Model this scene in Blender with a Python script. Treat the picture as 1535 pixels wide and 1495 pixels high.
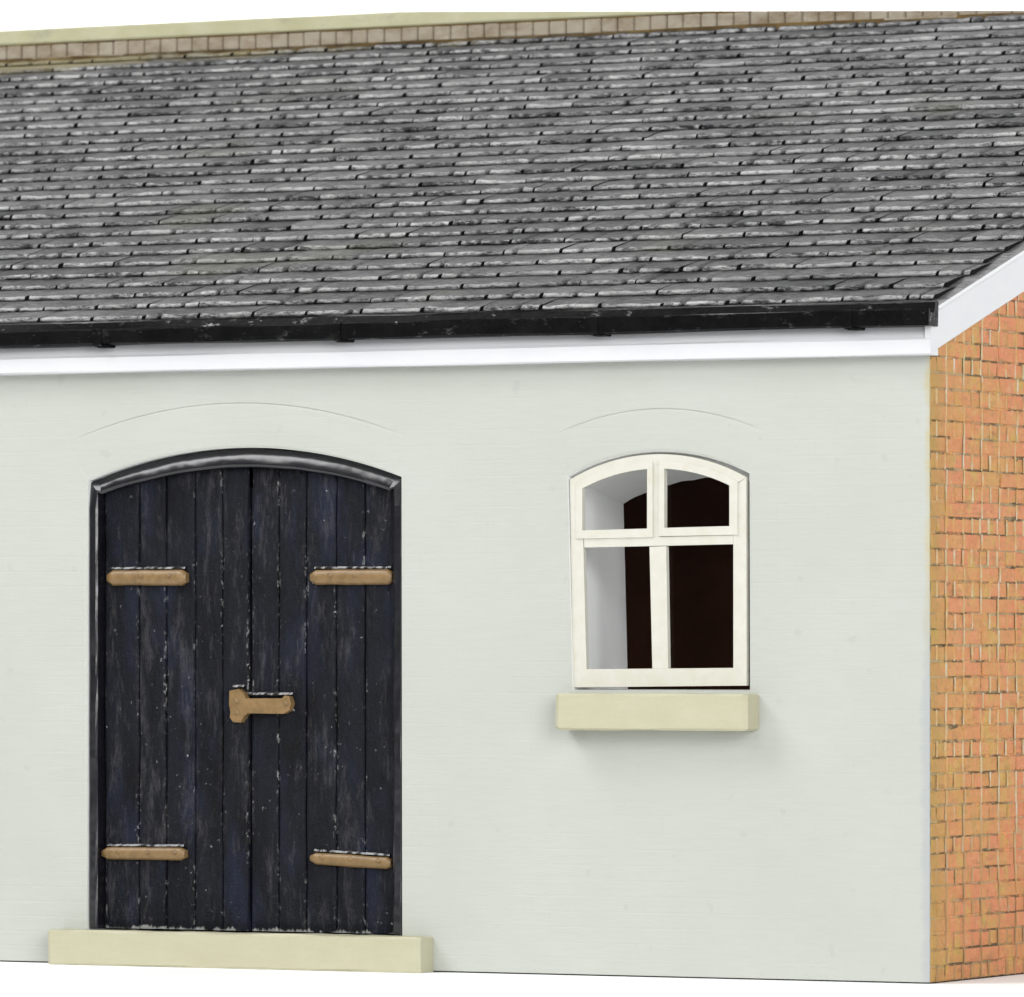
import bpy, bmesh, math, random
from mathutils import Vector, noise

# ------------------------------------------------------------------ clear
for o in list(bpy.data.objects):
    bpy.data.objects.remove(o, do_unlink=True)
SC = bpy.context.scene
COL = SC.collection
random.seed(11)
R = math.radians

# ------------------------------------------------------------------ camera
cam_d = bpy.data.cameras.new('camera')
cam = bpy.data.objects.new('camera', cam_d)
COL.objects.link(cam)
cam.location = (19.043, -42.883, 2.2185)
cam.rotation_euler = (R(90), 0, R(27.4))
cam_d.sensor_width = 36
cam_d.lens = 244.1
cam_d.shift_y = 0.1515
cam_d.clip_start = 0.5
cam_d.clip_end = 500
cam_d.dof.use_dof = True
cam_d.dof.focus_distance = 48.6
cam_d.dof.aperture_fstop = 2.8
SC.camera = cam

# ------------------------------------------------------------------ world and studio lamps
world = bpy.data.worlds.new('World')
SC.world = world
world.use_nodes = True
bg = world.node_tree.nodes['Background']
bg.inputs['Color'].default_value = (0.95, 0.98, 1.0, 1)
bg.inputs['Strength'].default_value = 0.13


def area_lamp(name, loc, target, size, power, color=(1, 1, 1), size_y=None):
    d = bpy.data.lights.new(name, 'AREA')
    d.energy = power
    d.color = color
    d.size = size
    if size_y:
        d.shape = 'RECTANGLE'
        d.size_y = size_y
    o = bpy.data.objects.new(name, d)
    COL.objects.link(o)
    o.location = loc
    o.rotation_euler = (Vector(target) - Vector(loc)).to_track_quat('-Z', 'Y').to_euler()
    return o


area_lamp('key_softbox', (-4, -38, 22), (-4, 1, 3), 19, 5400, (1.0, 0.99, 0.965))
area_lamp('fill_softbox', (29, -30, 13), (-1, 1, 3), 22, 14800, (0.99, 0.99, 1.0))
area_lamp('top_softbox', (-18.5, -13, 24), (-5, 0, 3), 16, 7000)
area_lamp('backdrop_lamp', (-12, 24, 30), (-12, 45, 7), 60, 34000, size_y=8)  # added unseen lamp, brightens the backdrop to white

SC.view_settings.view_transform = 'Standard'
SC.view_settings.look = 'None'
SC.view_settings.exposure = 0
SC.view_settings.gamma = 1
SC.view_settings.use_curve_mapping = False

# ------------------------------------------------------------------ material helpers


class NT:
    def __init__(self, name):
        self.m = bpy.data.materials.new(name)
        self.m.use_nodes = True
        self.t = self.m.node_tree
        self.b = self.t.nodes['Principled BSDF']

    def n(self, typ, **kw):
        x = self.t.nodes.new(typ)
        for k, v in kw.items():
            setattr(x, k, v)
        return x

    def l(self, a, b):
        self.t.links.new(a, b)

    def coords(self, scale=(1, 1, 1)):
        tc = self.n('ShaderNodeTexCoord')
        mp = self.n('ShaderNodeMapping')
        mp.inputs['Scale'].default_value = scale
        self.l(tc.outputs['Object'], mp.inputs['Vector'])
        return mp.outputs['Vector']

    def noise(self, scale=5, detail=4, rough=0.6, stretch=(1, 1, 1), dist=0.0):
        x = self.n('ShaderNodeTexNoise')
        x.inputs['Scale'].default_value = scale
        x.inputs['Detail'].default_value = detail
        x.inputs['Roughness'].default_value = rough
        x.inputs['Distortion'].default_value = dist
        self.l(self.coords(stretch), x.inputs['Vector'])
        return x.outputs['Fac']

    def ramp(self, fac, lo, hi):
        x = self.n('ShaderNodeMapRange')
        x.inputs['From Min'].default_value = lo
        x.inputs['From Max'].default_value = hi
        self.l(fac, x.inputs['Value'])
        return x.outputs['Result']

    def math(self, op, a, b=None):
        x = self.n('ShaderNodeMath', operation=op)
        for i, v in enumerate((a, b)):
            if v is None:
                continue
            if hasattr(v, 'links'):
                self.l(v, x.inputs[i])
            else:
                x.inputs[i].default_value = v
        return x.outputs[0]

    def mix(self, fac, a, b):
        x = self.n('ShaderNodeMix', data_type='RGBA')
        for i, v in ((0, fac), (6, a), (7, b)):
            if hasattr(v, 'links'):
                self.l(v, x.inputs[i])
            elif i == 0:
                x.inputs[0].default_value = v
            else:
                x.inputs[i].default_value = (*v, 1)
        return x.outputs[2]

    def attr(self, name, out='Fac'):
        x = self.n('ShaderNodeAttribute', attribute_name=name)
        return x.outputs[out]

    def xyz(self):
        tc = self.n('ShaderNodeTexCoord')
        s = self.n('ShaderNodeSeparateXYZ')
        self.l(tc.outputs['Object'], s.inputs[0])
        return s.outputs

    def bump(self, h, strength=0.3, dist=0.02):
        x = self.n('ShaderNodeBump')
        x.inputs['Strength'].default_value = strength
        x.inputs['Distance'].default_value = dist
        self.l(h, x.inputs['Height'])
        self.l(x.outputs[0], self.b.inputs['Normal'])

    def col(self, c):
        if hasattr(c, 'links'):
            self.l(c, self.b.inputs['Base Color'])
        else:
            self.b.inputs['Base Color'].default_value = (*c, 1)

    def rough(self, r, spec=0.5):
        self.b.inputs['Specular IOR Level'].default_value = spec
        if hasattr(r, 'links'):
            self.l(r, self.b.inputs['Roughness'])
        else:
            self.b.inputs['Roughness'].default_value = r


def mat_wall():
    n = NT('white_wall_paint')
    big = n.noise(0.9, 3, 0.5)
    base = n.mix(n.ramp(big, 0.35, 0.65), (0.438, 0.455, 0.416), (0.460, 0.475, 0.438))
    streak = n.noise(6, 6, 0.75, (0.5, 1, 5))
    base = n.mix(n.math('MULTIPLY', n.ramp(streak, 0.42, 0.70), 0.42), base, (0.412, 0.427, 0.382))
    # small grey specks and dabs
    spot = n.noise(7.5, 1, 0.4)
    base = n.mix(n.math('MULTIPLY', n.ramp(spot, 0.715, 0.76), 0.3), base, (0.36, 0.375, 0.35))
    # worn corner: bare ochre above, bluish grey primer below
    X, Y, Z = n.xyz()[:3]
    wob = n.noise(3.0, 4, 0.7, (1, 1, 1.5))
    edge = n.math('ADD', X, n.math('MULTIPLY', n.math('SUBTRACT', wob, 0.5), 0.16))
    low = n.ramp(Z, 2.9, 2.0)
    edge = n.math('ADD', edge, n.math('MULTIPLY', low, 0.03))
    m_edge = n.ramp(edge, -0.052, -0.010)
    worn = n.mix(low, (0.46, 0.40, 0.23), (0.37, 0.39, 0.40))
    base = n.mix(n.math('MULTIPLY', m_edge, 0.75), base, worn)
    n.col(base)
    n.rough(0.62, 0.25)
    # brick courses buried under thick paint
    br = n.n('ShaderNodeTexBrick')
    br.inputs['Scale'].default_value = 1
    br.inputs['Mortar Size'].default_value = 0.010
    br.inputs['Mortar Smooth'].default_value = 1.0
    br.inputs['Brick Width'].default_value = 0.29
    br.inputs['Row Height'].default_value = 0.108
    cx = n.n('ShaderNodeCombineXYZ')
    n.l(X, cx.inputs[0])
    n.l(Z, cx.inputs[1])
    n.l(cx.outputs[0], br.inputs['Vector'])
    fine = n.noise(22, 5, 0.75, (0.6, 1, 3.5))
    patch = n.ramp(n.noise(1.3, 3, 0.6), 0.38, 0.62)
    h = n.math('ADD', n.math('MULTIPLY', n.math('MULTIPLY', br.outputs['Fac'], patch), -0.20), n.math('MULTIPLY', fine, 0.55))
    n.bump(h, 0.35, 0.012)
    return n.m


def mat_plain(name, c1, c2, rough=0.5, spec=0.3, nscale=6, bump=0.15, stretch=(1, 1, 1), bscale=40):
    n = NT(name)
    n.col(n.mix(n.ramp(n.noise(nscale, 5, 0.65, stretch), 0.3, 0.7), c1, c2))
    n.rough(rough, spec)
    n.bump(n.noise(bscale, 4, 0.6, stretch), bump, 0.01)
    return n.m


def mat_slate():
    n = NT('slate_paint')
    tone = n.attr('tone')
    riser = n.attr('riser')
    joint_shade = n.attr('joint_shade')
    blot = n.noise(2.2, 5, 0.7, (1, 1, 1))
    base = n.mix(tone, (0.026, 0.026, 0.029), (0.060, 0.060, 0.063))
    base = n.mix(n.math('MULTIPLY', n.ramp(blot, 0.45, 0.75), 0.35), base, (0.20, 0.20, 0.19))
    # dry-brushed pale grey, with front light painted into the risers; streaks over the faces
    s1 = n.noise(4.5, 6, 0.8, (1.3, 3, 3))
    s2 = n.noise(30, 5, 0.85, (0.45, 1.6, 1.6))
    mix12 = n.math('ADD', n.math('MULTIPLY', s1, 0.52), n.math('MULTIPLY', s2, 0.48))
    tj = n.math('MULTIPLY', n.math('SUBTRACT', tone, 0.5), 0.11)
    mix12 = n.math('ADD', mix12, tj)
    slow = n.ramp(n.noise(1.5, 4, 0.65, (0.8, 1, 1)), 0.34, 0.60)
    m_r = n.math('MULTIPLY', n.math('MULTIPLY', n.ramp(mix12, 0.42, 0.54), n.math('ADD', 0.45, n.math('MULTIPLY', slow, 0.55))), riser)
    m_f = n.math('MULTIPLY', n.ramp(mix12, 0.46, 0.62), 0.30)
    m = n.math('MAXIMUM', m_r, m_f)
    base = n.mix(m, base, (0.62, 0.62, 0.61))
    fl = n.noise(17, 5, 0.85, (0.7, 2.2, 2.2))
    base = n.mix(n.math('MULTIPLY', n.ramp(fl, 0.545, 0.62), 0.85), base, (0.030, 0.030, 0.031))
    # ochre wash that slopped down from the wall at the top
    X, Y, Z = n.xyz()[:3]
    w = n.math('ADD', Y, n.math('MULTIPLY', n.math('SUBTRACT', n.noise(1.6, 4, 0.7), 0.5), 1.2))
    w = n.math('ADD', w, n.math('MULTIPLY', X, -0.12))
    base = n.mix(n.math('MULTIPLY', n.ramp(w, 10.2, 10.6), 0.85), base, (0.30, 0.26, 0.145))
    base = n.mix(n.math('MULTIPLY', joint_shade, 0.9), base, (0.012, 0.012, 0.012))  # black wash and joint shade painted into slate sides and notches
    gm = n.ramp(n.noise(0.75, 3, 0.5), 0.62, 0.72)
    base = n.mix(n.math('MULTIPLY', gm, 0.25), base, (0.20, 0.21, 0.13))
    n.col(base)
    n.rough(n.ramp(s1, -0.2, 1.0), 0.12)
    n.bump(n.math('ADD', s2, n.noise(50, 3, 0.7)), 0.8, 0.016)
    return n.m


def brick_colour(n, tone):
    a = n.mix(n.ramp(n.noise(1.1, 5, 0.7), 0.34, 0.56), (0.64, 0.345, 0.110), (0.72, 0.275, 0.130))
    if tone is not None:
        a = n.mix(n.math('MULTIPLY', n.ramp(tone, 0.35, 0.0), 0.35), a, (0.60, 0.39, 0.115))
        a = n.mix(n.math('MULTIPLY', n.ramp(tone, 0.62, 1.0), 0.4), a, (0.76, 0.315, 0.165))
    a = n.mix(n.math('MULTIPLY', n.ramp(n.noise(3.6, 6, 0.8), 0.51, 0.66), 0.75), a, (0.56, 0.45, 0.10))
    a = n.mix(n.math('MULTIPLY', n.ramp(n.noise(2.7, 6, 0.75, (1, 0.6, 2.4)), 0.57, 0.70), 0.6), a, (0.27, 0.135, 0.07))
    a = n.mix(n.math('MULTIPLY', n.ramp(n.noise(5.5, 5, 0.75), 0.60, 0.72), 0.5), a, (0.70, 0.56, 0.34))
    fine = n.noise(9, 5, 0.8, (1, 1, 1.3))
    a = n.mix(n.math('MULTIPLY', n.ramp(fine, 0.53, 0.64), 0.55), a, (0.40, 0.25, 0.10))
    a = n.mix(n.math('MULTIPLY', n.ramp(fine, 0.45, 0.36), 0.55), a, (0.74, 0.42, 0.19))
    X, Y, Z = n.xyz()[:3]
    e = n.math('ADD', Y, n.math('MULTIPLY', n.math('SUBTRACT', n.noise(3, 4, 0.7), 0.5), 0.6))
    return n.mix(n.math('MULTIPLY', n.ramp(e, 0.34, 0.02), 0.65), a, (0.45, 0.315, 0.085))


def mat_brick():
    n = NT('brick_paint')
    n.col(brick_colour(n, n.attr('tone')))
    n.rough(0.7, 0.2)
    n.bump(n.noise(16, 6, 0.8), 0.9, 0.03)
    return n.m


def mat_mortar():
    n = NT('bed_joint_wash_shade')
    a = brick_colour(n, None)
    a = n.mix(n.math('MULTIPLY', n.ramp(n.noise(3.1, 5, 0.75, (1, 0.6, 1.6)), 0.40, 0.55), 0.85), a, (0.36, 0.31, 0.18))
    a = n.mix(n.math('MULTIPLY', n.ramp(n.noise(2.3, 6, 0.8, (1, 0.7, 1.6)), 0.47, 0.58), 0.9), a, (0.09, 0.07, 0.04))  # dark wash, with joint shadow streaks painted into the colour
    n.col(a)
    n.rough(0.8, 0.15)
    n.bump(n.noise(40, 4, 0.7), 0.4, 0.01)
    return n.m


def mat_perpend():
    n = NT('pale_upright_joints')
    a = n.mix(n.ramp(n.noise(6.0, 5, 0.75), 0.45, 0.58), (0.54, 0.43, 0.23), (0.60, 0.54, 0.42))
    a = n.mix(n.ramp(n.noise(3.1, 6, 0.8, (1, 0.8, 0.8)), 0.46, 0.56), a, (0.60, 0.34, 0.12))
    Z = n.xyz()[2]
    zz = n.math('ADD', Z, n.math('MULTIPLY', n.math('SUBTRACT', n.noise(1.1, 3, 0.6), 0.5), 1.6))
    a = n.mix(n.ramp(zz, 1.3, 0.5), a, (0.40, 0.24, 0.11))
    n.col(a)
    n.rough(0.8, 0.15)
    n.bump(n.noise(40, 4, 0.7), 0.4, 0.01)
    return n.m


def mat_door():
    n = NT('black_door_paint')
    g = n.noise(3.2, 6, 0.7, (2.2, 1, 0.55))
    base = n.mix(n.ramp(g, 0.35, 0.68), (0.0030, 0.0032, 0.0050), (0.0090, 0.0100, 0.0160))
    blue = n.noise(2.6, 4, 0.6, (1.6, 1, 0.6))
    base = n.mix(n.math('MULTIPLY', n.ramp(blue, 0.52, 0.70), 0.6), base, (0.013, 0.018, 0.040))
    st = n.noise(3.0, 7, 0.85, (2.6, 1, 0.55), 0.15)
    base = n.mix(n.math('MULTIPLY', n.ramp(st, 0.52, 0.74), 0.62), base, (0.100, 0.097, 0.105))
    sp = n.noise(24, 3, 0.7, (1, 1, 0.9))
    area = n.ramp(n.noise(1.4, 3, 0.6), 0.38, 0.62)
    base = n.mix(n.math('MULTIPLY', n.ramp(sp, 0.685, 0.73), n.math('MULTIPLY', area, 0.85)), base, (0.34, 0.34, 0.36))  # pale drybrush specks, gloss glints painted in with them
    # white gloss glints painted into the colour along the plank joints
    edge = n.attr('edge')
    sp2 = n.noise(34, 3, 0.75, (1, 1, 0.6))
    base = n.mix(n.math('MULTIPLY', n.math('MULTIPLY', n.ramp(sp2, 0.565, 0.63), edge), n.math('MULTIPLY', n.ramp(n.noise(2.4, 4, 0.7), 0.47, 0.64), 0.7)), base, (0.50, 0.50, 0.50))
    Z = n.xyz()[2]
    zf = n.math('ADD', Z, n.math('MULTIPLY', n.math('SUBTRACT', n.noise(9, 4, 0.7, (1, 1, 0.3)), 0.5), 0.16))
    base = n.mix(n.math('MULTIPLY', n.ramp(zf, 0.262, 0.246), 0.85), base, (0.42, 0.42, 0.40))
    n.col(base)
    n.rough(n.ramp(n.noise(7, 4, 0.7), 0.05, 1.0), 0.15)
    n.bump(n.math('ADD', n.noise(22, 5, 0.75, (1.5, 1, 0.35)), n.math('MULTIPLY', n.noise(55, 3, 0.7), 0.5)), 0.8, 0.018)
    return n.m


def mat_gloss_black(name, rough, spec, c=(0.010, 0.010, 0.011), worn=0.0, lumps=0.35, glints=False):
    n = NT(name)
    base = n.mix(n.ramp(n.noise(5, 5, 0.7), 0.4, 0.7), c, tuple(v * 1.9 for v in c))
    if worn:
        base = n.mix(n.math('MULTIPLY', n.ramp(n.noise(9, 6, 0.75, (0.6, 1, 1)), 0.60, 0.70), worn), base, (0.25, 0.25, 0.24))
    n.col(base)
    n.rough(rough, spec)
    if glints:
        gl = n.ramp(n.noise(16, 4, 0.75, (0.5, 1, 1)), 0.60, 0.70)
        n.l(n.math('ADD', 0.03, n.math('MULTIPLY', gl, 0.75)), n.b.inputs['Specular IOR Level'])
    n.bump(n.noise(5 if lumps > 0.5 else 26, 2 if lumps > 0.5 else 5, 0.6, (0.7, 1, 0.7)), lumps, 0.02)
    return n.m


def mat_grimy(name, c1, c2, dirt, lo, hi, amt=0.8, sc=1.4):
    n = NT(name)
    a = n.mix(n.ramp(n.noise(4, 5, 0.65), 0.3, 0.7), c1, c2)
    a = n.mix(n.math('MULTIPLY', n.ramp(n.noise(sc, 6, 0.75, (0.6, 1, 1.2)), lo, hi), amt), a, dirt)
    n.col(a)
    n.rough(0.65, 0.2)
    n.bump(n.noise(30, 4, 0.7), 0.3, 0.012)
    return n.m


def mat_glass():
    n = NT('clear_glazing')
    out = n.t.nodes['Material Output']
    tr = n.n('ShaderNodeBsdfTransparent')
    tr.inputs['Color'].default_value = (0.98, 0.98, 0.98, 1)
    gl = n.n('ShaderNodeBsdfGlossy')
    gl.inputs['Roughness'].default_value = 0.06
    fr = n.n('ShaderNodeFresnel')
    fr.inputs['IOR'].default_value = 1.22
    mx = n.n('ShaderNodeMixShader')
    ge = n.n('ShaderNodeNewGeometry')
    front = n.math('SUBTRACT', 1.0, ge.outputs['Backfacing'])
    n.l(n.math('MULTIPLY', fr.outputs[0], front), mx.inputs[0])
    n.l(tr.outputs[0], mx.inputs[1])
    n.l(gl.outputs[0], mx.inputs[2])
    n.l(mx.outputs[0], out.inputs['Surface'])
    return n.m


M = {
    'wall': mat_wall(),
    'slate': mat_slate(),
    'brick': mat_brick(),
    'mortar': mat_mortar(),
    'perpend': mat_perpend(),
    'door': mat_door(),
    'frame_black': mat_gloss_black('black_frame_gloss', 0.26, 0.70, (0.005, 0.005, 0.007), 0.06, 0.7),
    'gutter': mat_gloss_black('black_gutter_gloss', 0.28, 0.12, (0.0045, 0.0045, 0.0045), 0.06, 0.35, True),
    'trim': mat_plain('white_trim_paint', (0.62, 0.63, 0.65), (0.65, 0.66, 0.67), 0.45, 0.3, 3, 0.12, (0.5, 1, 2)),
    'window': mat_plain('cream_white_paint', (0.545, 0.53, 0.445), (0.60, 0.59, 0.535), 0.38, 0.4, 8, 0.12),
    'stone': mat_plain('cream_stone_paint', (0.428, 0.412, 0.285), (0.460, 0.446, 0.325), 0.55, 0.25, 5, 0.22, (0.6, 1, 1.5), 26),
    'brass': mat_plain('tan_hinge_paint', (0.150, 0.092, 0.035), (0.245, 0.155, 0.067), 0.38, 0.45, 14, 0.25, (1, 1, 1), 30),
    'cream': mat_grimy('cream_coping_paint', (0.42, 0.405, 0.25), (0.48, 0.47, 0.32), (0.26, 0.26, 0.20), 0.56, 0.68, 0.7),
    'pink': mat_grimy('pinkish_brick_paint', (0.31, 0.265, 0.20), (0.375, 0.335, 0.265), (0.16, 0.11, 0.055), 0.46, 0.68, 0.8, 3.2),
    'wash': mat_plain('brown_wash', (0.03, 0.018, 0.008), (0.17, 0.11, 0.035), 0.7, 0.2, 3, 0.3),
    'reveal': mat_plain('lit_reveal', (0.78, 0.79, 0.78), (0.83, 0.84, 0.83), 0.6, 0.2, 3, 0.1),  # paler than the wall, front light on the reveals put into the colour
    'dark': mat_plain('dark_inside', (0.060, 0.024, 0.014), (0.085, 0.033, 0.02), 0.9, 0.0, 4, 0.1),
    'base': mat_plain('contact_dark', (0.03, 0.03, 0.028), (0.06, 0.055, 0.05), 0.8, 0.1, 8, 0.1),
    'paper': mat_plain('white_paper', (0.93, 0.93, 0.93), (0.95, 0.95, 0.95), 0.85, 0.05, 1, 0.0),
    'glass': mat_glass(),
}

# ------------------------------------------------------------------ mesh helpers


def link(name, bm, mats, parent=None, smooth=False, smooth_angle=None):
    bmesh.ops.recalc_face_normals(bm, faces=bm.faces)
    me = bpy.data.meshes.new(name)
    bm.to_mesh(me)
    bm.free()
    for m in (mats if isinstance(mats, (list, tuple)) else [mats]):
        me.materials.append(m)
    if smooth:
        for p in me.polygons:
            p.use_smooth = True
    o = bpy.data.objects.new(name, me)
    COL.objects.link(o)
    if parent:
        o.parent = parent
    return o


def box(bm, x0, x1, y0, y1, z0, z1, bev=0.0, seg=2, mi=0):
    vs = [bm.verts.new(p) for p in ((x0, y0, z0), (x1, y0, z0), (x1, y1, z0), (x0, y1, z0),
                                    (x0, y0, z1), (x1, y0, z1), (x1, y1, z1), (x0, y1, z1))]
    fs = [bm.faces.new([vs[i] for i in q]) for q in ((0, 1, 5, 4), (1, 2, 6, 5), (2, 3, 7, 6), (3, 0, 4, 7), (4, 5, 6, 7), (3, 2, 1, 0))]
    for f in fs:
        f.material_index = mi
    if bev:
        es = list({e for f in fs for e in f.edges})
        r = bmesh.ops.bevel(bm, geom=es, offset=bev, segments=seg, affect='EDGES', profile=0.5)
        for f in r['faces']:
            f.material_index = mi
    return vs


def prism_x(bm, prof, x0, x1, n=1, jit=0.0, seed=0.0):
    """extrude a closed (y,z) profile along x in n steps, with a hand-made wobble"""
    rings = []
    for i in range(n + 1):
        x = x0 + (x1 - x0) * i / n
        ring = []
        for k, (y, z) in enumerate(prof):
            d = noise.noise_vector(Vector((x * 0.9 + seed, k * 3.1, seed))) * jit if jit else Vector((0, 0, 0))
            ring.append(bm.verts.new((x, y + d.y, z + d.z)))
        rings.append(ring)
    m = len(prof)
    for a, b in zip(rings, rings[1:]):
        for k in range(m):
            bm.faces.new((a[k], a[(k + 1) % m], b[(k + 1) % m], b[k]))
    bm.faces.new(rings[0])
    bm.faces.new(list(reversed(rings[-1])))


def arc(x0, x1, zs, peak, n=24):
    """points of a segmental arch from (x0,zs) over (mid,peak) to (x1,zs)"""
    h = (x1 - x0) / 2
    s = peak - zs
    r = (h * h + s * s) / (2 * s)
    cx, cz = (x0 + x1) / 2, peak - r
    a = math.asin(h / r)
    return [(cx + r * math.sin(-a + 2 * a * i / n), cz + r * math.cos(-a + 2 * a * i / n)) for i in range(n + 1)]


def poly_plate(bm, loop, y0, y1, mi=0):
    """solid plate with outline loop [(x,z)]"""
    a = [bm.verts.new((x, y0, z)) for x, z in loop]
    b = [bm.verts.new((x, y1, z)) for x, z in loop]
    n = len(loop)
    fs = [bm.faces.new(a), bm.faces.new(list(reversed(b)))]
    for i in range(n):
        fs.append(bm.faces.new((a[i], b[i], b[(i + 1) % n], a[(i + 1) % n])))
    for f in fs:
        f.material_index = mi
    return fs


def ring_plate(bm, outer, inner, y0, y1, jit=0.0):
    """flat bar between two loops of equal length, solid from y0 to y1"""
    n = len(outer)
    g = [[bm.verts.new((x, y, z)) for x, z in lp] for lp, y in ((outer, y0), (inner, y0), (inner, y1), (outer, y1))]
    for i in range(n):
        j = (i + 1) % n
        for a, b in ((0, 1), (1, 2), (2, 3), (3, 0)):
            bm.faces.new((g[a][i], g[a][j], g[b][j], g[b][i]))


def bevel_all(bm, off, seg=2, ang=30):
    es = [e for e in bm.edges if len(e.link_faces) == 2 and e.calc_face_angle(0) > R(ang)]
    bmesh.ops.bevel(bm, geom=es, offset=off, segments=seg, affect='EDGES', profile=0.6, clamp_overlap=True)


# cut added to shape the top outline in view: everything above it is gone
CUT_P = Vector((-9.1, 9.33, 7.705))
CUT_N = Vector((0.0414, 0, 1)).normalized()


def trim(bm):
    r = bmesh.ops.bisect_plane(bm, geom=bm.verts[:] + bm.edges[:] + bm.faces[:], plane_co=CUT_P, plane_no=CUT_N, clear_outer=True)
    es = [e for e in r['geom_cut'] if isinstance(e, bmesh.types.BMEdge)]
    try:
        bmesh.ops.holes_fill(bm, edges=[e for e in es if e.is_boundary], sides=0)
    except Exception:
        pass


# ------------------------------------------------------------------ setting
bm = bmesh.new()
box(bm, -80, 70, -16, 46, -0.30, -0.010)
tb = link('tabletop', bm, M['paper'])
tb['kind'] = 'structure'
bm = bmesh.new()
prof = []
for i in range(13):
    a = R(90) * i / 12
    prof.append((46 - 8 + 8 * math.sin(a) - 0.0, -0.010 + 8 - 8 * math.cos(a)))
prof += [(46, 40), (46.3, 40), (46.3, -0.010)]
prism_x(bm, prof, -80, 70)
bd = link('backdrop', bm, M['paper'])
bd['kind'] = 'structure'

# ------------------------------------------------------------------ building root
B = bpy.data.objects.new('model_building', None)
COL.objects.link(B)
B['label'] = 'painted model outbuilding with slate roof, white front, black double door and brick end wall'
B['category'] = 'model building'
XL = -15.6           # left end, out of the picture
SL = math.tan(R(17.1))
Z0 = 4.53            # roof plane height at y = 0
YR = 9.30            # roof ends against the rear wall
WD = 0.86            # thickness of the front wall

# ---- front wall with two arched openings
D0, D1, DZS, DZP, DZB = -6.616, -4.058, 3.458, 3.681, 0.225
W0, W1, WZS, WZP, WZB = -2.752, -1.357, 3.449, 3.612, 1.968
d_arc = arc(-6.80, -4.00, 3.735, 4.002, 30)
w_arc = arc(-2.86, -1.235, 3.735, 3.908, 30)
door_loop = [(D0 - 0.008, DZB), (D0, DZS)] + d_arc + [(D1, DZS), (D1 + 0.006, DZB)]
win_loop = [(W0 + 0.04, WZB), (W0, WZS)] + w_arc + [(W1, WZS), (W1 + 0.004, WZB)]
win_low = [(x * 0.985 - 0.031, z - 0.17 + 0.02 * noise.noise(Vector((x * 6, 0, 3)))) for x, z in arc(W0, W1, WZS, WZP, 30)]
win_back = win_loop
door_back = door_loop
outer = [(XL, 0), (-0.012, 0), (-0.012, 4.40), (XL, 4.40)]


def holed(bm, y, loops, mi):
    es = []
    rings = []
    for lp in loops:
        vs = [bm.verts.new((x, y, z)) for x, z in lp]
        rings.append(vs)
        for i in range(len(vs)):
            es.append(bm.edges.new((vs[i], vs[(i + 1) % len(vs)])))
    r = bmesh.ops.triangle_fill(bm, use_beauty=True, use_dissolve=False, edges=es)
    for f in r['geom']:
        if isinstance(f, bmesh.types.BMFace):
            f.material_index = mi
    return rings


bm = bmesh.new()
fr = holed(bm, 0.0, [outer, door_loop, win_loop], 0)
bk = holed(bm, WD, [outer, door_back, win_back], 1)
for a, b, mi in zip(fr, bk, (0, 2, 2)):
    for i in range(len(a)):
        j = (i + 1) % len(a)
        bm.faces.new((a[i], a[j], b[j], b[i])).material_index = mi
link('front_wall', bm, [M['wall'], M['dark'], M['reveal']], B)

# dark room behind the openings
bm = bmesh.new()
box(bm, -7.4, -0.7, WD + 0.004, 1.9, 0.06, 4.3)
bmesh.ops.delete(bm, geom=[f for f in bm.faces if abs(f.calc_center_median().y - WD - 0.004) < 0.01], context='FACES')
link('inner_lining', bm, M['dark'], B)

bm = bmesh.new()
box(bm, XL + 0.02, -0.03, 0.012, 9.7, -0.0095, -0.001)  # added dark sheet, stands in for the contact shade line under the walls
link('contact_shade_plate', bm, M['base'], B)

# ---- arch blocks let into the wall over each opening, thick with paint, a hairline crack round the top
for nm, o_arc, i_arc, b_arc in (('door_arch', d_arc, arc(D0, D1, DZS, DZP, 30), arc(D0, D1, DZS, DZP, 30)),
                                ('window_arch', w_arc, arc(W0, W1, WZS, WZP, 30), win_low)):
    bm = bmesh.new()
    g = []
    n = len(o_arc) - 1
    for i, ((xo, zo), (xi, zi), (xb, zb)) in enumerate(zip(o_arc, i_arc, b_arc)):
        u = i / n
        gap = 0.0065 * max(0.0, math.sin(math.pi * min(1, u * 1.02))) ** 0.3 * (0.55 + 0.9 * abs(noise.noise(Vector((xo * 1.7, 0, 7)))))
        L_ = math.hypot(xi - xo, zi - zo)
        k = gap / L_
        w = 0.004 * noise.noise(Vector((xo * 1.3, 0, 2)))
        g.append([bm.verts.new(p) for p in ((xo, WD - 0.004, zo), (xo, 0.0075, zo), (xo + (xi - xo) * k, 0.007, zo + (zi - zo) * k),
                                            (xo + (xi - xo) * (k + 0.04), -0.001 + w * .3, zo + (zi - zo) * (k + 0.04)), (xo + (xi - xo) * 0.6, -0.006 + w, zo + (zi - zo) * 0.6),
                                            (xo + (xi - xo) * 0.95, -0.004, zo + (zi - zo) * 0.95), (xi, 0.001, zi), (xb, WD - 0.004, zb))])
    for a, b in zip(g, g[1:]):
        for k in range(8):
            bm.faces.new((a[k], a[(k + 1) % 8], b[(k + 1) % 8], b[k]))
    for k, q in ((0, 0.0), (-1, 0.0), (1, 0.3), (-2, 0.3), (2, 0.6), (-3, 0.6), (3, 0.85), (-4, 0.85)):
        for v in g[k]:
            if -0.02 < v.co.y < 0.0078:
                v.co.y = v.co.y * q + 0.0003
    bm.faces.new(g[0])
    bm.faces.new(list(reversed(g[-1])))
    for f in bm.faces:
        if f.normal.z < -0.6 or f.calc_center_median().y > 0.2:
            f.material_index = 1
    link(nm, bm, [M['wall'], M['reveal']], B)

# ---- brick end wall (English bond, each brick carved)
bm = bmesh.new()
lay = bm.verts.layers.float.new('tone')


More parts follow.
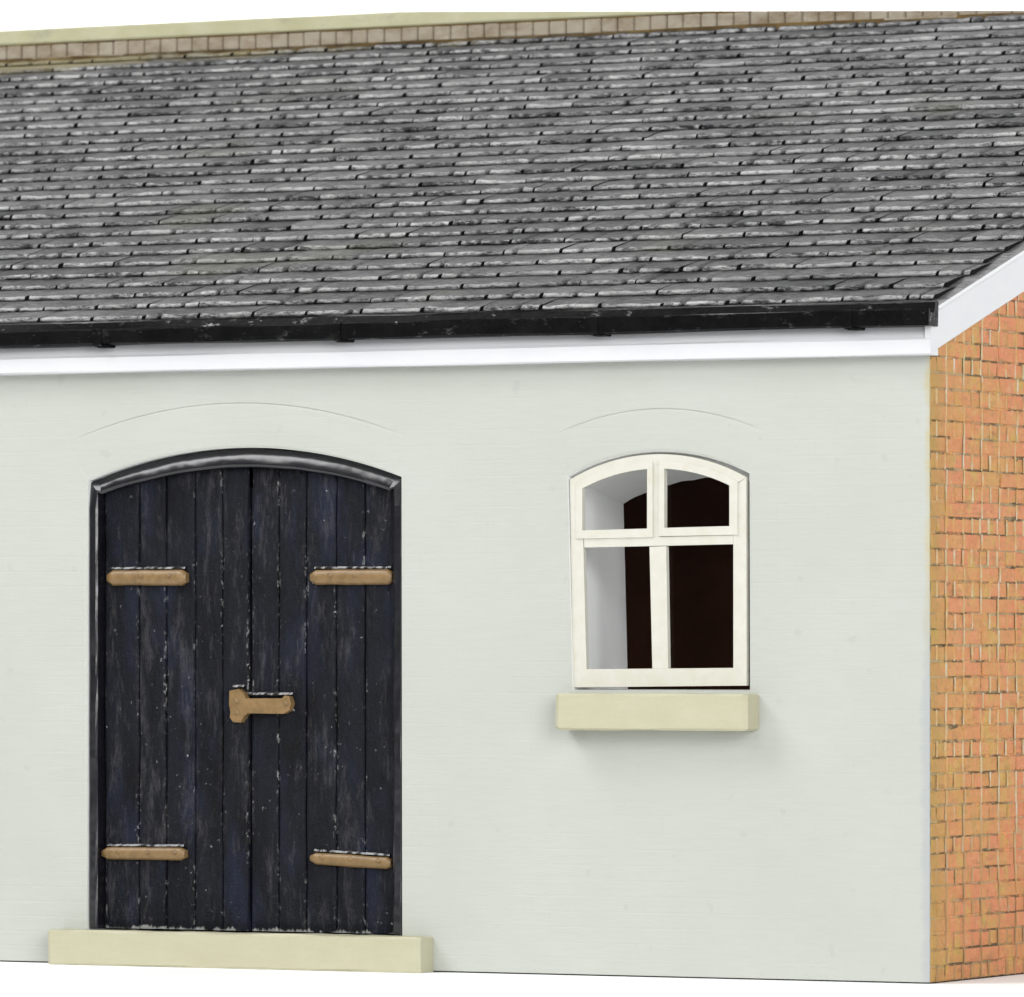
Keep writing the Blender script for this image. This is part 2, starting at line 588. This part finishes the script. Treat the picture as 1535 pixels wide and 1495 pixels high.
def top_z(y):
    return 4.30 + SL * y


# mortar slab
sl = [(0.012, 0.0), (YR + 0.3, 0.0), (YR + 0.3, top_z(YR + 0.3)), (0.012, top_z(0.012))]
a = [bm.verts.new((-0.008, y, z)) for y, z in sl]
b = [bm.verts.new((-0.5, y, z)) for y, z in sl]
for i in range(4):
    bm.faces.new((a[i], a[(i + 1) % 4], b[(i + 1) % 4], b[i])).material_index = 1
bm.faces.new(a).material_index = 1
bm.faces.new(list(reversed(b))).material_index = 1
ch = 0.1085
row = 0
rnd = random.Random(5)
while row * ch < top_z(YR):
    z = row * ch
    head = row % 2 == 0
    L = 0.150 if head else 0.298
    y = 0.004 + (0.0 if head else 0.0)
    if not head:
        y += -0.0
    first = True
    while y < YR:
        l = L * rnd.uniform(0.95, 1.05)
        if first:
            l = L * (0.62 if head else 0.86)
            first = False
        y0, y1 = y + 0.006, y + l - rnd.uniform(0.004, 0.012)
        z0, z1 = z + 0.002 + rnd.uniform(-0.002, 0.004), z + ch - 0.006 - rnd.uniform(-0.001, 0.005)
        y += l
        if z0 > top_z((y0 + y1) / 2):
            continue
        out = rnd.uniform(-0.006, 0.002)
        t = rnd.random()
        bv = 0.010
        q = [bm.verts.new(p) for p in ((-0.02, y0, z0), (-0.02, y1, z0), (-0.02, y1, z1), (-0.02, y0, z1))]
        r_ = lambda: rnd.uniform(-0.004, 0.004)
        m_ = [bm.verts.new((out - 0.003, yy + r_(), zz + r_())) for yy, zz in ((y0 + bv * .3, z0 + bv * .3), (y1 - bv * .3, z0 + bv * .3), (y1 - bv * .3, z1 - bv * .3), (y0 + bv * .3, z1 - bv * .3))]
        p = [bm.verts.new((out + rnd.uniform(-0.003, 0.003), yy + r_(), zz + r_())) for yy, zz in ((y0 + bv, z0 + bv), (y1 - bv, z0 + bv), (y1 - bv, z1 - bv), (y0 + bv, z1 - bv))]
        for v in q + m_ + p:
            v[lay] = t
        for u, w in ((q, m_), (m_, p)):
            for i in range(4):
                bm.faces.new((u[i], u[(i + 1) % 4], w[(i + 1) % 4], w[i]))
        bm.faces.new(p)
        if rnd.random() < 0.9:
            xo = -0.001 + rnd.uniform(-0.003, 0.003)
            ja, jb = y1 - 0.008, y + 0.012
            pv = [bm.verts.new((xo, yy + rnd.uniform(-0.004, 0.004), zz)) for yy, zz in ((ja, z0 - .004), (jb, z0 - .004), (jb, z1 + .004), (ja, z1 + .004))]
            bm.faces.new(pv).material_index = 2
    row += 1
# drop what stands above the sloping verge
bmesh.ops.bisect_plane(bm, geom=bm.verts[:] + bm.edges[:] + bm.faces[:], plane_co=(0, 0, top_z(0)), plane_no=(0, -SL, 1), clear_outer=True)
trim(bm)
link('brick_side_wall', bm, [M['brick'], M['mortar'], M['perpend']], B)

# ---- roof: bed plus individually carved slates
PW, EY = 0.462, 0.3195
bm = bmesh.new()
tone = bm.verts.layers.float.new('tone')
ris = bm.verts.layers.float.new('riser')
joint_shade = bm.verts.layers.float.new('joint_shade')
rnd = random.Random(21)
Y_E = -0.055


def on_roof(x, y, h):
    n = Vector((0, -math.sin(R(17.1)), math.cos(R(17.1))))
    return Vector((x, y, Z0 + SL * y)) + n * h


bed = [(XL, Y_E + 0.03), (-0.001, Y_E + 0.03), (-0.001, YR + 0.02), (XL, YR + 0.02)]
a = [bm.verts.new(on_roof(x, y, -0.004)) for x, y in bed]
b = [bm.verts.new(on_roof(x, y, -0.07)) for x, y in bed]
for v in a + b:
    v[tone] = 0.9
    v[ris] = 0.55
for i in range(4):
    bm.faces.new((a[i], a[(i + 1) % 4], b[(i + 1) % 4], b[i]))
bm.faces.new(a)
bm.faces.new(list(reversed(b)))
c = 0
while Y_E + c * EY < YR - 0.05:
    y0 = Y_E + c * EY
    x = XL + (0.23 if c % 2 else 0.0) + rnd.uniform(-0.09, 0.09)
    wave = rnd.uniform(0, 50)
    xe = -0.135 + rnd.uniform(-0.035, 0.035)
    while x < xe - 0.10:
        w = PW + rnd.uniform(-0.035, 0.035)
        x1 = min(x + w, xe)
        if xe - x1 < 0.12:
            x1 = xe
        gap = rnd.choice((0.008, 0.016, 0.022, 0.027, 0.032, 0.040))
        xa, xb = x + gap * 0.5, x1 - gap * 0.5
        close = rnd.choice((0.012, 0.018, 0.025, 0.035))
        t = min(1, max(0, rnd.gauss(0.5, 0.22)))
        h_t = 0.042 + rnd.uniform(-0.0025, 0.0025)
        dy = rnd.uniform(-0.008, 0.008)
        yh = min(y0 + EY * 1.22, YR)
        n = 16
        notch = rnd.randint(3, 13) if rnd.random() < 0.55 else -1
        cols = []
        tilt = rnd.uniform(-0.003, 0.003)
        for i in range(n + 1):
            f = i / n
            xx = xa + (xb - xa) * f
            e1 = noise.noise(Vector((xx * 5.2, c * 7.7, 1.3))) * 0.010 + noise.noise(Vector((xx * 19, c * 3.3, 5.1))) * 0.009
            e2 = noise.noise(Vector((xx * 6.1, c * 5.9, 9.3))) * 0.010 + noise.noise(Vector((xx * 21, c * 5.9, 2.3))) * 0.004
            end = 0.004 if i in (0, n) else 0.0
            ty = y0 + dy + e1 + end
            ht = max(0.016, h_t + e2 + tilt * (f - 0.5) * 2 - end * 0.6)
            if i == notch:
                ty += 0.04
                ht = max(0.010, ht - 0.028)
            pts = [(ty + 0.050, 0.000, 0.0), (ty + 0.030, 0.011, 0.0), (ty + 0.003, 0.011, 0.9), (ty, ht * 0.62, 1.0), (ty + 0.004, ht * 0.95, 1.0),
                   (ty + 0.014, ht, 0.30), (ty + 0.045, ht * 0.95 + e2 * 0.3, 0.10), (ty + 0.20, ht * 0.62 + e2 * 0.5, 0.0), (yh, -0.002 + 0.010 * (yh >= YR), 0.0)]
            cv = []
            for (yy, hh, rr) in pts:
                sp = min(1.0, max(0.0, (yy - ty - 0.006) / close)) * (f - 0.5) * 2 * gap * 0.5
                v = bm.verts.new(on_roof(xx + sp + hh * 0.45, yy, hh))
                v[tone] = t
                v[ris] = rr if i != notch else 0.0
                v[joint_shade] = 0.9 if i == notch and rr > 0.2 else 0.0
                cv.append(v)
            cols.append(cv)
        m = len(cols[0])
        for p, q in zip(cols, cols[1:]):
            for k in range(m - 1):
                bm.faces.new((p[k], p[k + 1], q[k + 1], q[k])).smooth = True
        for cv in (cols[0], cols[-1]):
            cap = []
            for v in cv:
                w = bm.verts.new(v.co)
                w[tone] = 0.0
                w[joint_shade] = 1.0
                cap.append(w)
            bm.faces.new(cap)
        x = x1
    c += 1
trim(bm)
roof = link('slate_roof', bm, M['slate'], B)

# ---- white bargeboard up the verge
bm = bmesh.new()
lo = lambda y: 4.272 + 0.3085 * y
hi = lambda y: 4.535 + 0.3075 * y
g = []
for i in range(41):
    y = -0.112 + (YR + 0.27) * i / 40
    j = 0.004 * noise.noise(Vector((y * 1.7, 2, 0)))
    g.append([bm.verts.new(p) for p in ((0.002, y, lo(y)), (0.042 + j, y, lo(y) + j), (0.050 + j, y, lo(y) + 0.012),
                                        (0.050 + j, y, hi(y) - 0.01), (0.042 + j, y, hi(y) + j), (0.002, y, hi(y)))])
for p, q in zip(g, g[1:]):
    for k in range(6):
        bm.faces.new((p[k], p[(k + 1) % 6], q[(k + 1) % 6], q[k]))
bm.faces.new(g[0])
bm.faces.new(list(reversed(g[-1])))
trim(bm)
link('bargeboard', bm, M['trim'], B)

# ---- white fascia under the gutter
bm = bmesh.new()
prism_x(bm, [(0.006, 4.228), (-0.110, 4.232), (-0.118, 4.242), (-0.118, 4.335), (-0.100, 4.355), (-0.045, 4.46), (0.006, 4.46)], XL, 0.047, 60, 0.006, 4.0)
link('fascia_board', bm, M['trim'], B)

# ---- black gutter
bm = bmesh.new()
prof = [(-0.040, 4.424), (-0.168, 4.420), (-0.196, 4.432), (-0.202, 4.460), (-0.202, 4.528), (-0.194, 4.537), (-0.180, 4.533), (-0.172, 4.510),
        (-0.120, 4.510), (-0.095, 4.545), (-0.082, 4.588), (-0.060, 4.596), (-0.040, 4.585)]
prism_x(bm, prof, XL, 0.070, 160, 0.013, 2.0)
gut = link('gutter', bm, M['gutter'], B, smooth=False)
gx = [-6.42 + 0.0, -4.47, -2.45, -0.53]
for x in [gx[0] - 3.9, gx[0] - 1.95] + gx:
    bm = bmesh.new()
    q = [(-0.045, 4.414), (-0.17, 4.410), (-0.203, 4.424), (-0.209, 4.46), (-0.209, 4.532), (-0.20, 4.543), (-0.186, 4.541), (-0.178, 4.51), (-0.045, 4.50)]
    prism_x(bm, q, x - 0.035, x + 0.035, 2, 0.006, x)
    box(bm, x - 0.02, x + 0.075, -0.180, -0.062, 4.404, 4.430, 0.010)
    link('gutter_bracket', bm, M['gutter'], gut)

# ---- rear wall with brick course and cream coping
bm = bmesh.new()
box(bm, XL, 0.0, YR + 0.024, 9.9, 0, 7.428)
box(bm, XL - 0.25, XL - 0.004, 0.02, 9.9, 0, 4.35)
trim(bm)
rear = link('rear_wall', bm, M['cream'], B)
bm = bmesh.new()
rnd = random.Random(3)
x = XL
while x < 0:
    l = 0.158 * rnd.uniform(0.93, 1.07)
    box(bm, x + 0.004, min(x + l - 0.004, 0.0), YR + 0.012 + rnd.uniform(0, 0.008), 9.6, 7.440 + rnd.uniform(-0.004, 0.004), 7.560 + rnd.uniform(-0.004, 0.004), 0.010, 1)
    x += l
box(bm, XL, 0.0, YR + 0.036, 9.61, 7.425, 7.580, mi=1)
prism_x(bm, [(YR - 0.03, 7.37), (YR - 0.025, 7.425), (YR + 0.005, 7.440), (YR + 0.06, 7.440), (YR + 0.06, 7.37)], XL, 0.0, 120, 0.022, 7.0)
bm.faces.ensure_lookup_table()
for f in bm.faces:
    if f.calc_center_median().z < 7.441:
        f.material_index = 1
trim(bm)
link('brick_course', bm, [M['pink'], M['wash']], rear)
bm = bmesh.new()
prism_x(bm, [(YR + 0.03, 7.576), (YR + 0.022, 7.588), (YR + 0.03, 7.690), (YR + 0.05, 7.706), (9.7, 7.706), (9.7, 7.576)], XL, 0.0, 60, 0.006, 11.0)
trim(bm)
link('coping', bm, M['cream'], rear)

# ------------------------------------------------------------------ double door
# frame swept round the opening: section = (inward, y)
bm = bmesh.new()
path = [(D0, DZB + 0.016, 1.0, 0.0), (D0, 2.0, 1.0, 0.0)]
pts = arc(D0, D1, DZS, DZP, 36)
left = [(D0 + 0.001, z) for z in [DZB + 0.02 + (DZS - DZB - 0.02) * i / 16 for i in range(16)]]
right = [(D1 - 0.001, z) for z in [DZB + 0.02 + (DZS - DZB - 0.02) * i / 16 for i in range(15, -1, -1)]]
cx, cz = (D0 + D1) / 2, 2.4
allp = [(x, z, 'l') for x, z in left] + [(x, z - 0.004, 'a') for x, z in pts] + [(x, z, 'r') for x, z in right]
sec_j = [(0.0, 0.10), (0.0, 0.022), (0.012, 0.008), (0.058, 0.006), (0.072, 0.016), (0.076, 0.11)]
sec_a = [(0.0, 0.12), (0.004, 0.070), (0.020, 0.052), (0.105, 0.008), (0.128, 0.014), (0.134, 0.11)]
rings = []
for i, (x, z, k) in enumerate(allp):
    if k == 'a':
        u = (x - cx) / ((D1 - D0) / 2)
        nx, nz = -u * 0.34, -1.0
        if abs(u) > 0.985:
            nx, nz = (0.85 if u < 0 else -0.85), -0.85
        L_ = 1.0 if abs(u) < 0.985 else 0.95
        sec = sec_a if abs(u) < 0.97 else [((p[0] + q[0]) / 2, (p[1] + q[1]) / 2) for p, q in zip(sec_a, sec_j)]
        wv = 0.86 + 0.18 * (1 - u * u)
    else:
        nx, nz = (1, 0) if k == 'l' else (-1, 0)
        sec, wv = sec_j, 1.0
    ring = []
    for j, (d, y) in enumerate(sec):
        dj = noise.noise(Vector((x * 4, z * 4, j))) * 0.006
        ring.append(bm.verts.new((x + nx * (d * wv), y + (dj if 0 < j < 5 else 0), z + nz * (d * wv) + (dj if k == 'a' else 0))))
    rings.append(ring)
for a, b in zip(rings, rings[1:]):
    for j in range(5):
        bm.faces.new((a[j], a[j + 1], b[j + 1], b[j]))
    bm.faces.new((a[5], a[0], b[0], b[5]))
bm.faces.new(rings[0])
bm.faces.new(list(reversed(rings[-1])))
dframe = link('door_frame', bm, M['frame_black'], B, smooth=False)
for p in dframe.data.polygons:
    p.use_smooth = p.center.z > DZS - 0.03

PL = [-6.535, -6.247, -6.026, -5.789, -5.559, -5.333, -5.101, -4.879, -4.636, -4.406, -4.130]
in_arc = arc(D0 + 0.02, D1 - 0.02, DZS - 0.02, DZP - 0.09, 60)


def arch_z(x):
    for (xa, za), (xb, zb) in zip(in_arc, in_arc[1:]):
        if xa <= x <= xb:
            return za + (zb - za) * (x - xa) / (xb - xa)
    return DZS - 0.03


def leaf(lo_i, hi_i, seed):
    bm = bmesh.new()
    ed = bm.verts.layers.float.new('edge')
    rnd = random.Random(seed)
    for k in range(lo_i, hi_i):
        xa, xb = PL[k] + 0.004, PL[k + 1] - 0.004
        if k == 4:
            xb -= 0.013
        if k == 5:
            xa += 0.006
        yb = 0.098 + rnd.uniform(-0.007, 0.007)
        n = 46
        us = [(0.0, 0.028, 1.0), (0.0, 0.010, 1.0), (0.035, 0.0, 0.75), (0.09, -0.001, 0.0), (0.35, 0, 0.0), (0.65, 0, 0.0), (0.91, -0.001, 0.0), (0.965, 0.0, 0.75), (1.0, 0.010, 1.0), (1.0, 0.028, 1.0)]
        rows = []
        for i in range(n + 1):
            f = i / n
            rw = []
            for (u, dy, e) in us:
                xx = xa + (xb - xa) * u
                zt = arch_z(xx) - 0.01
                zz = 0.246 + rnd.uniform(0, 0.004) + (zt - 0.25) * f
                w = noise.noise(Vector((xx * 7, zz * 1.6, k * 2.0))) * 0.007 + noise.noise(Vector((xx * 22, zz * 9, k))) * 0.003
                wx = noise.noise(Vector((k * 9 + u * 2, zz * 2.2, 1))) * 0.006 if u in (0.0, 1.0, .035, .965) else 0
                v = bm.verts.new((xx + wx, yb + dy + w, zz))
                v[ed] = e
                rw.append(v)
            rows.append(rw)
        for p, q in zip(rows, rows[1:]):
            for j in range(len(us) - 1):
                bm.faces.new((p[j], p[j + 1], q[j + 1], q[j])).smooth = True
        bm.faces.new(rows[0])
        bm.faces.new(list(reversed(rows[-1])))
    # backing board
    box(bm, PL[lo_i], PL[hi_i] - (0.014 if hi_i == 5 else 0), 0.122, 0.16, 0.246, 3.40)
    return link('door_leaf', bm, M['door'], B)


leaf_l = leaf(0, 5, 1)
leaf_r = leaf(5, 10, 2)


def strap(parent, x0, x1, z0, z1, sag, knob_r, name='hinge'):
    """strap hinge: rounded bar with rivets"""
    bm = bmesh.new()
    n = 16
    yb, yf = 0.102, 0.050
    rings = []
    zc, hh = (z0 + z1) / 2, (z1 - z0) / 2
    for i in range(n + 1):
        f = i / n
        x = x0 + (x1 - x0) * f
        e = min(f, 1 - f) / 0.07
        r = 1.0 if e >= 1 else math.sqrt(max(0.0, 1 - (1 - e) ** 2)) * 0.45 + 0.55
        zz = zc + sag * (f - 0.5) + 0.003 * noise.noise(Vector((x * 6, z0, 0)))
        h = hh * r * (1 + 0.07 * noise.noise(Vector((x * 5, z0 * 3, 4))))
        rings.append([bm.verts.new(p) for p in ((x, yb, zz - h), (x, yf + 0.018, zz - h), (x, yf, zz - h * 0.62), (x, yf, zz + h * 0.62), (x, yf + 0.018, zz + h), (x, yb, zz + h))])
    for a, b in zip(rings, rings[1:]):
        for k in range(6):
            bm.faces.new((a[k], a[(k + 1) % 6], b[(k + 1) % 6], b[k])).smooth = True
    bm.faces.new(rings[0])
    bm.faces.new(list(reversed(rings[-1])))
    # ridge of thick black paint along the top of the strap
    rr = []
    for i in range(2, 4 * n - 1):
        f = i / (4 * n)
        x = x0 + (x1 - x0) * f
        zt = zc + sag * (f - 0.5) + hh * 0.92
        w = 0.006 * noise.noise(Vector((x * 24, z0, 6)))
        rr.append([bm.verts.new(p) for p in ((x, yb, zt + 0.004), (x, 0.082, zt + 0.006), (x, 0.074, zt + 0.013 + w), (x, 0.084 + w * 2, zt + 0.027 + w), (x, yb, zt + 0.034 + w))])
    for a, b in zip(rr, rr[1:]):
        for k in range(5):
            bm.faces.new((a[k], a[(k + 1) % 5], b[(k + 1) % 5], b[k])).material_index = 1
    bm.faces.new(rr[0]).material_index = 1
    bm.faces.new(list(reversed(rr[-1]))).material_index = 1
    for u in knob_r:
        x = x0 + (x1 - x0) * u
        kn = bmesh.ops.create_uvsphere(bm, u_segments=10, v_segments=6, radius=0.020)
        for v in kn['verts']:
            v.co = Vector((v.co.x + x, v.co.y * 0.7 + yf + 0.002, v.co.z + zc + sag * (u - 0.5) + 0.012))
    return link(name, bm, [M['brass'], M['frame_black']], parent)


strap(leaf_l, -6.490, -5.836, 2.707, 2.818, 0.0, (0.43, 0.78))
strap(leaf_r, -4.822, -4.165, 2.705, 2.812, 0.0, (0.25, 0.55))
strap(leaf_l, -6.535, -5.846, 0.740, 0.830, 0.004, (0.2, 0.55, 0.88))
strap(leaf_r, -4.822, -4.175, 0.715, 0.800, -0.028, (0.15, 0.5, 0.85))

bm = bmesh.new()
latch_loop = [(-5.470, 1.955), (-5.395, 1.968), (-5.352, 1.935), (-5.338, 1.900), (-5.040, 1.902), (-5.022, 1.922), (-4.985, 1.915), (-4.966, 1.865), (-4.985, 1.815),
              (-5.030, 1.792), (-5.320, 1.795), (-5.350, 1.775), (-5.378, 1.728), (-5.440, 1.732), (-5.468, 1.765), (-5.462, 1.800), (-5.474, 1.86)]
poly_plate(bm, latch_loop, 0.040, 0.100)
bevel_all(bm, 0.014, 2, 20)
for xa, xb, zt in ((-5.465, -5.372, 1.972), (-5.330, -4.975, 1.918)):
    rr = []
    for i in range(25):
        x = xa + (xb - xa) * i / 24
        w = 0.006 * noise.noise(Vector((x * 24, 3, 6)))
        rr.append([bm.verts.new(p) for p in ((x, 0.1, zt), (x, 0.080, zt + 0.002), (x, 0.072, zt + 0.010 + w), (x, 0.084 + w * 2, zt + 0.025 + w), (x, 0.1, zt + 0.032 + w))])
    for a, b in zip(rr, rr[1:]):
        for k in range(5):
            bm.faces.new((a[k], a[(k + 1) % 5], b[(k + 1) % 5], b[k])).material_index = 1
    bm.faces.new(rr[0]).material_index = 1
    bm.faces.new(list(reversed(rr[-1]))).material_index = 1
for x, z in ((-5.41, 1.88), (-5.41, 1.80), (-5.01, 1.865)):
    kn = bmesh.ops.create_uvsphere(bm, u_segments=10, v_segments=6, radius=0.020)
    for v in kn['verts']:
        v.co = Vector((v.co.x + x, v.co.y * 0.7 + 0.042, v.co.z + z))
link('latch', bm, [M['brass'], M['frame_black']], leaf_r)

# ---- door step
def block(name, x0, x1, y0, y1, z0, z1, bev, seed, nx=36):
    bm = bmesh.new()
    prof = [(y1, z0), (y0 + bev * .4, z0), (y0, z0 + bev * .6), (y0, z1 - bev * .5), (y0 + bev * .5, z1), (y1, z1)]
    rings = []
    for i in range(nx + 1):
        f = i / nx
        x = x0 + (x1 - x0) * f
        ins = 0.0
        if i == 0 or i == nx:
            ins = bev
        r = []
        for k, (y, z) in enumerate(prof):
            d = (noise.noise_vector(Vector((x * 2.1, k * 2.7, seed))) * 0.009 + noise.noise_vector(Vector((x * 9.0, k * 2.7, seed))) * 0.004)
            yy = y + (ins * 0.7 if k in (1, 2, 3, 4) else 0)
            zz = z + (ins * 0.5 if k in (0, 1, 2) else -ins * 0.35)
            if z0 < 0.05 and k < 3:
                zz = z
            r.append(bm.verts.new((x, yy + (d.y if k not in (0, 5) else 0), zz + d.z * (0 if k in (0, 1) and z0 < 0.05 else 1))))
        rings.append(r)
        if i == 0 or i == nx - 1:
            pass
    # pull the second ring close to the ends for a tight round edge
    for r, xx in ((rings[1], x0 + bev), (rings[-2], x1 - bev)):
        for v in r:
            v.co.x = xx
    for a, b in zip(rings, rings[1:]):
        for k in range(6):
            bm.faces.new((a[k], a[(k + 1) % 6], b[(k + 1) % 6], b[k]))
    bm.faces.new(rings[0])
    bm.faces.new(list(reversed(rings[-1])))
    return link(name, bm, M['stone'], B)


block('door_step', -6.835, -3.806, -0.205, -0.002, -0.009, 0.240, 0.025, 3.0, 50)
block('window_sill', -2.750, -1.284, -0.205, -0.002, 1.690, 1.945, 0.030, 8.0, 30)

# ------------------------------------------------------------------ window
def arch_loop(xl_b, xl_t, xr_b, xr_t, zb, zs, zp, n=20):
    return [(xl_b, zb)] + arc(xl_t, xr_t, zs, zp, n) + [(xr_b, zb)]


def arch_at(x, pts):
    for (xa, za), (xb, zb) in zip(pts, pts[1:]):
        if xa <= x <= xb:
            return za + (zb - za) * (x - xa) / (xb - xa)
    return pts[0][1]


bm = bmesh.new()
WX0, WX1 = -2.742, -1.389
outer_arc = arc(WX0, WX1, 3.424, 3.592, 40)
YF0, YF1 = 0.014, 0.055
n_ = 40
# jambs, head, bottom rail, mullion and transom as butted solid bars
def bar(loop, y0=YF0, y1=YF1):
    poly_plate(bm, loop, y0, y1)


bot_l, bot_r = -2.716, -1.386
zl = 2.113
bar([(bot_l, 1.985), (bot_r, 2.000), (bot_r, 2.122), (bot_l, 2.110)])
# left and right jamb
bar([(bot_l, 2.110), (-2.612, 2.111), (-2.648, 3.37), (WX0, 3.424)])
bar([(-1.486, 2.121), (bot_r, 2.122), (WX1, 3.424), (-1.486, 3.36)])
# arched head
hd_o = [p for p in outer_arc]
hd_i = [(x, z) for x, z in arc(-2.648, -1.486, 3.37, 3.525, 40)]
loop = hd_o + list(reversed(hd_i))
g = []
for (xo, zo), (xi, zi) in zip(hd_o, hd_i):
    g.append([bm.verts.new(p) for p in ((xo, YF0, zo), (xi, YF0, zi), (xi, YF1, zi), (xo, YF1, zo))])
for p, q in zip(g, g[1:]):
    for k in range(4):
        bm.faces.new((p[k], p[(k + 1) % 4], q[(k + 1) % 4], q[k]))
bm.faces.new(g[0])
bm.faces.new(list(reversed(g[-1])))
# lower mullion, transom
bar([(-2.104, 2.116), (-1.983, 2.117), (-1.998, 2.958), (-2.126, 2.955)])
bar([(-2.630, 2.953), (-1.488, 2.968), (-1.488, 3.030), (-2.632, 3.015)])
# upper mullion
bar([(-2.098, 3.0225), (-2.052, 3.0230), (-2.052, 3.530), (-2.098, 3.530)], YF0 + 0.003, YF1)
bmesh.ops.remove_doubles(bm, verts=bm.verts, dist=0.0001)
es = [e for e in bm.edges if len(e.link_faces) == 2 and e.calc_face_angle(0) > R(35)]
bmesh.ops.bevel(bm, geom=es, offset=0.011, segments=3, affect='EDGES', clamp_overlap=True)
win = link('window', bm, M['window'], B)

# two small top sashes that stand proud of the frame
ia = arc(-2.700, -1.435, 3.392, 3.552, 60)
for xo0, xo1, xi0, xi1, dz in ((-2.690, -2.098, -2.640, -2.140, 0.0), (-2.052, -1.450, -2.008, -1.512, 0.012)):
    bm = bmesh.new()
    n = 14
    xs_o = [xo0 + (xo1 - xo0) * i / n for i in range(n + 1)]
    xs_i = [xi0 + (xi1 - xi0) * i / n for i in range(n + 1)]
    ol = [(xo0, 3.014 + dz)] + [(x, arch_at(x, ia) - 0.004) for x in xs_o] + [(xo1, 3.020 + dz)]
    il = [(xi0, 3.072 + dz)] + [(x, arch_at(x, ia) - 0.060) for x in xs_i] + [(xi1, 3.080 + dz)]
    ring_plate(bm, ol, il, 0.004, 0.052)
    bevel_all(bm, 0.014, 3, 40)
    link('sash', bm, M['window'], win)

# glazing: one sheet behind the bars
bm = bmesh.new()
gl = [(-2.66, 2.05)] + arc(-2.69, -1.44, 3.37, 3.54, 20) + [(-1.44, 2.05)]
poly_plate(bm, gl, 0.060, 0.066)
link('glazing', bm, M['glass'], win)
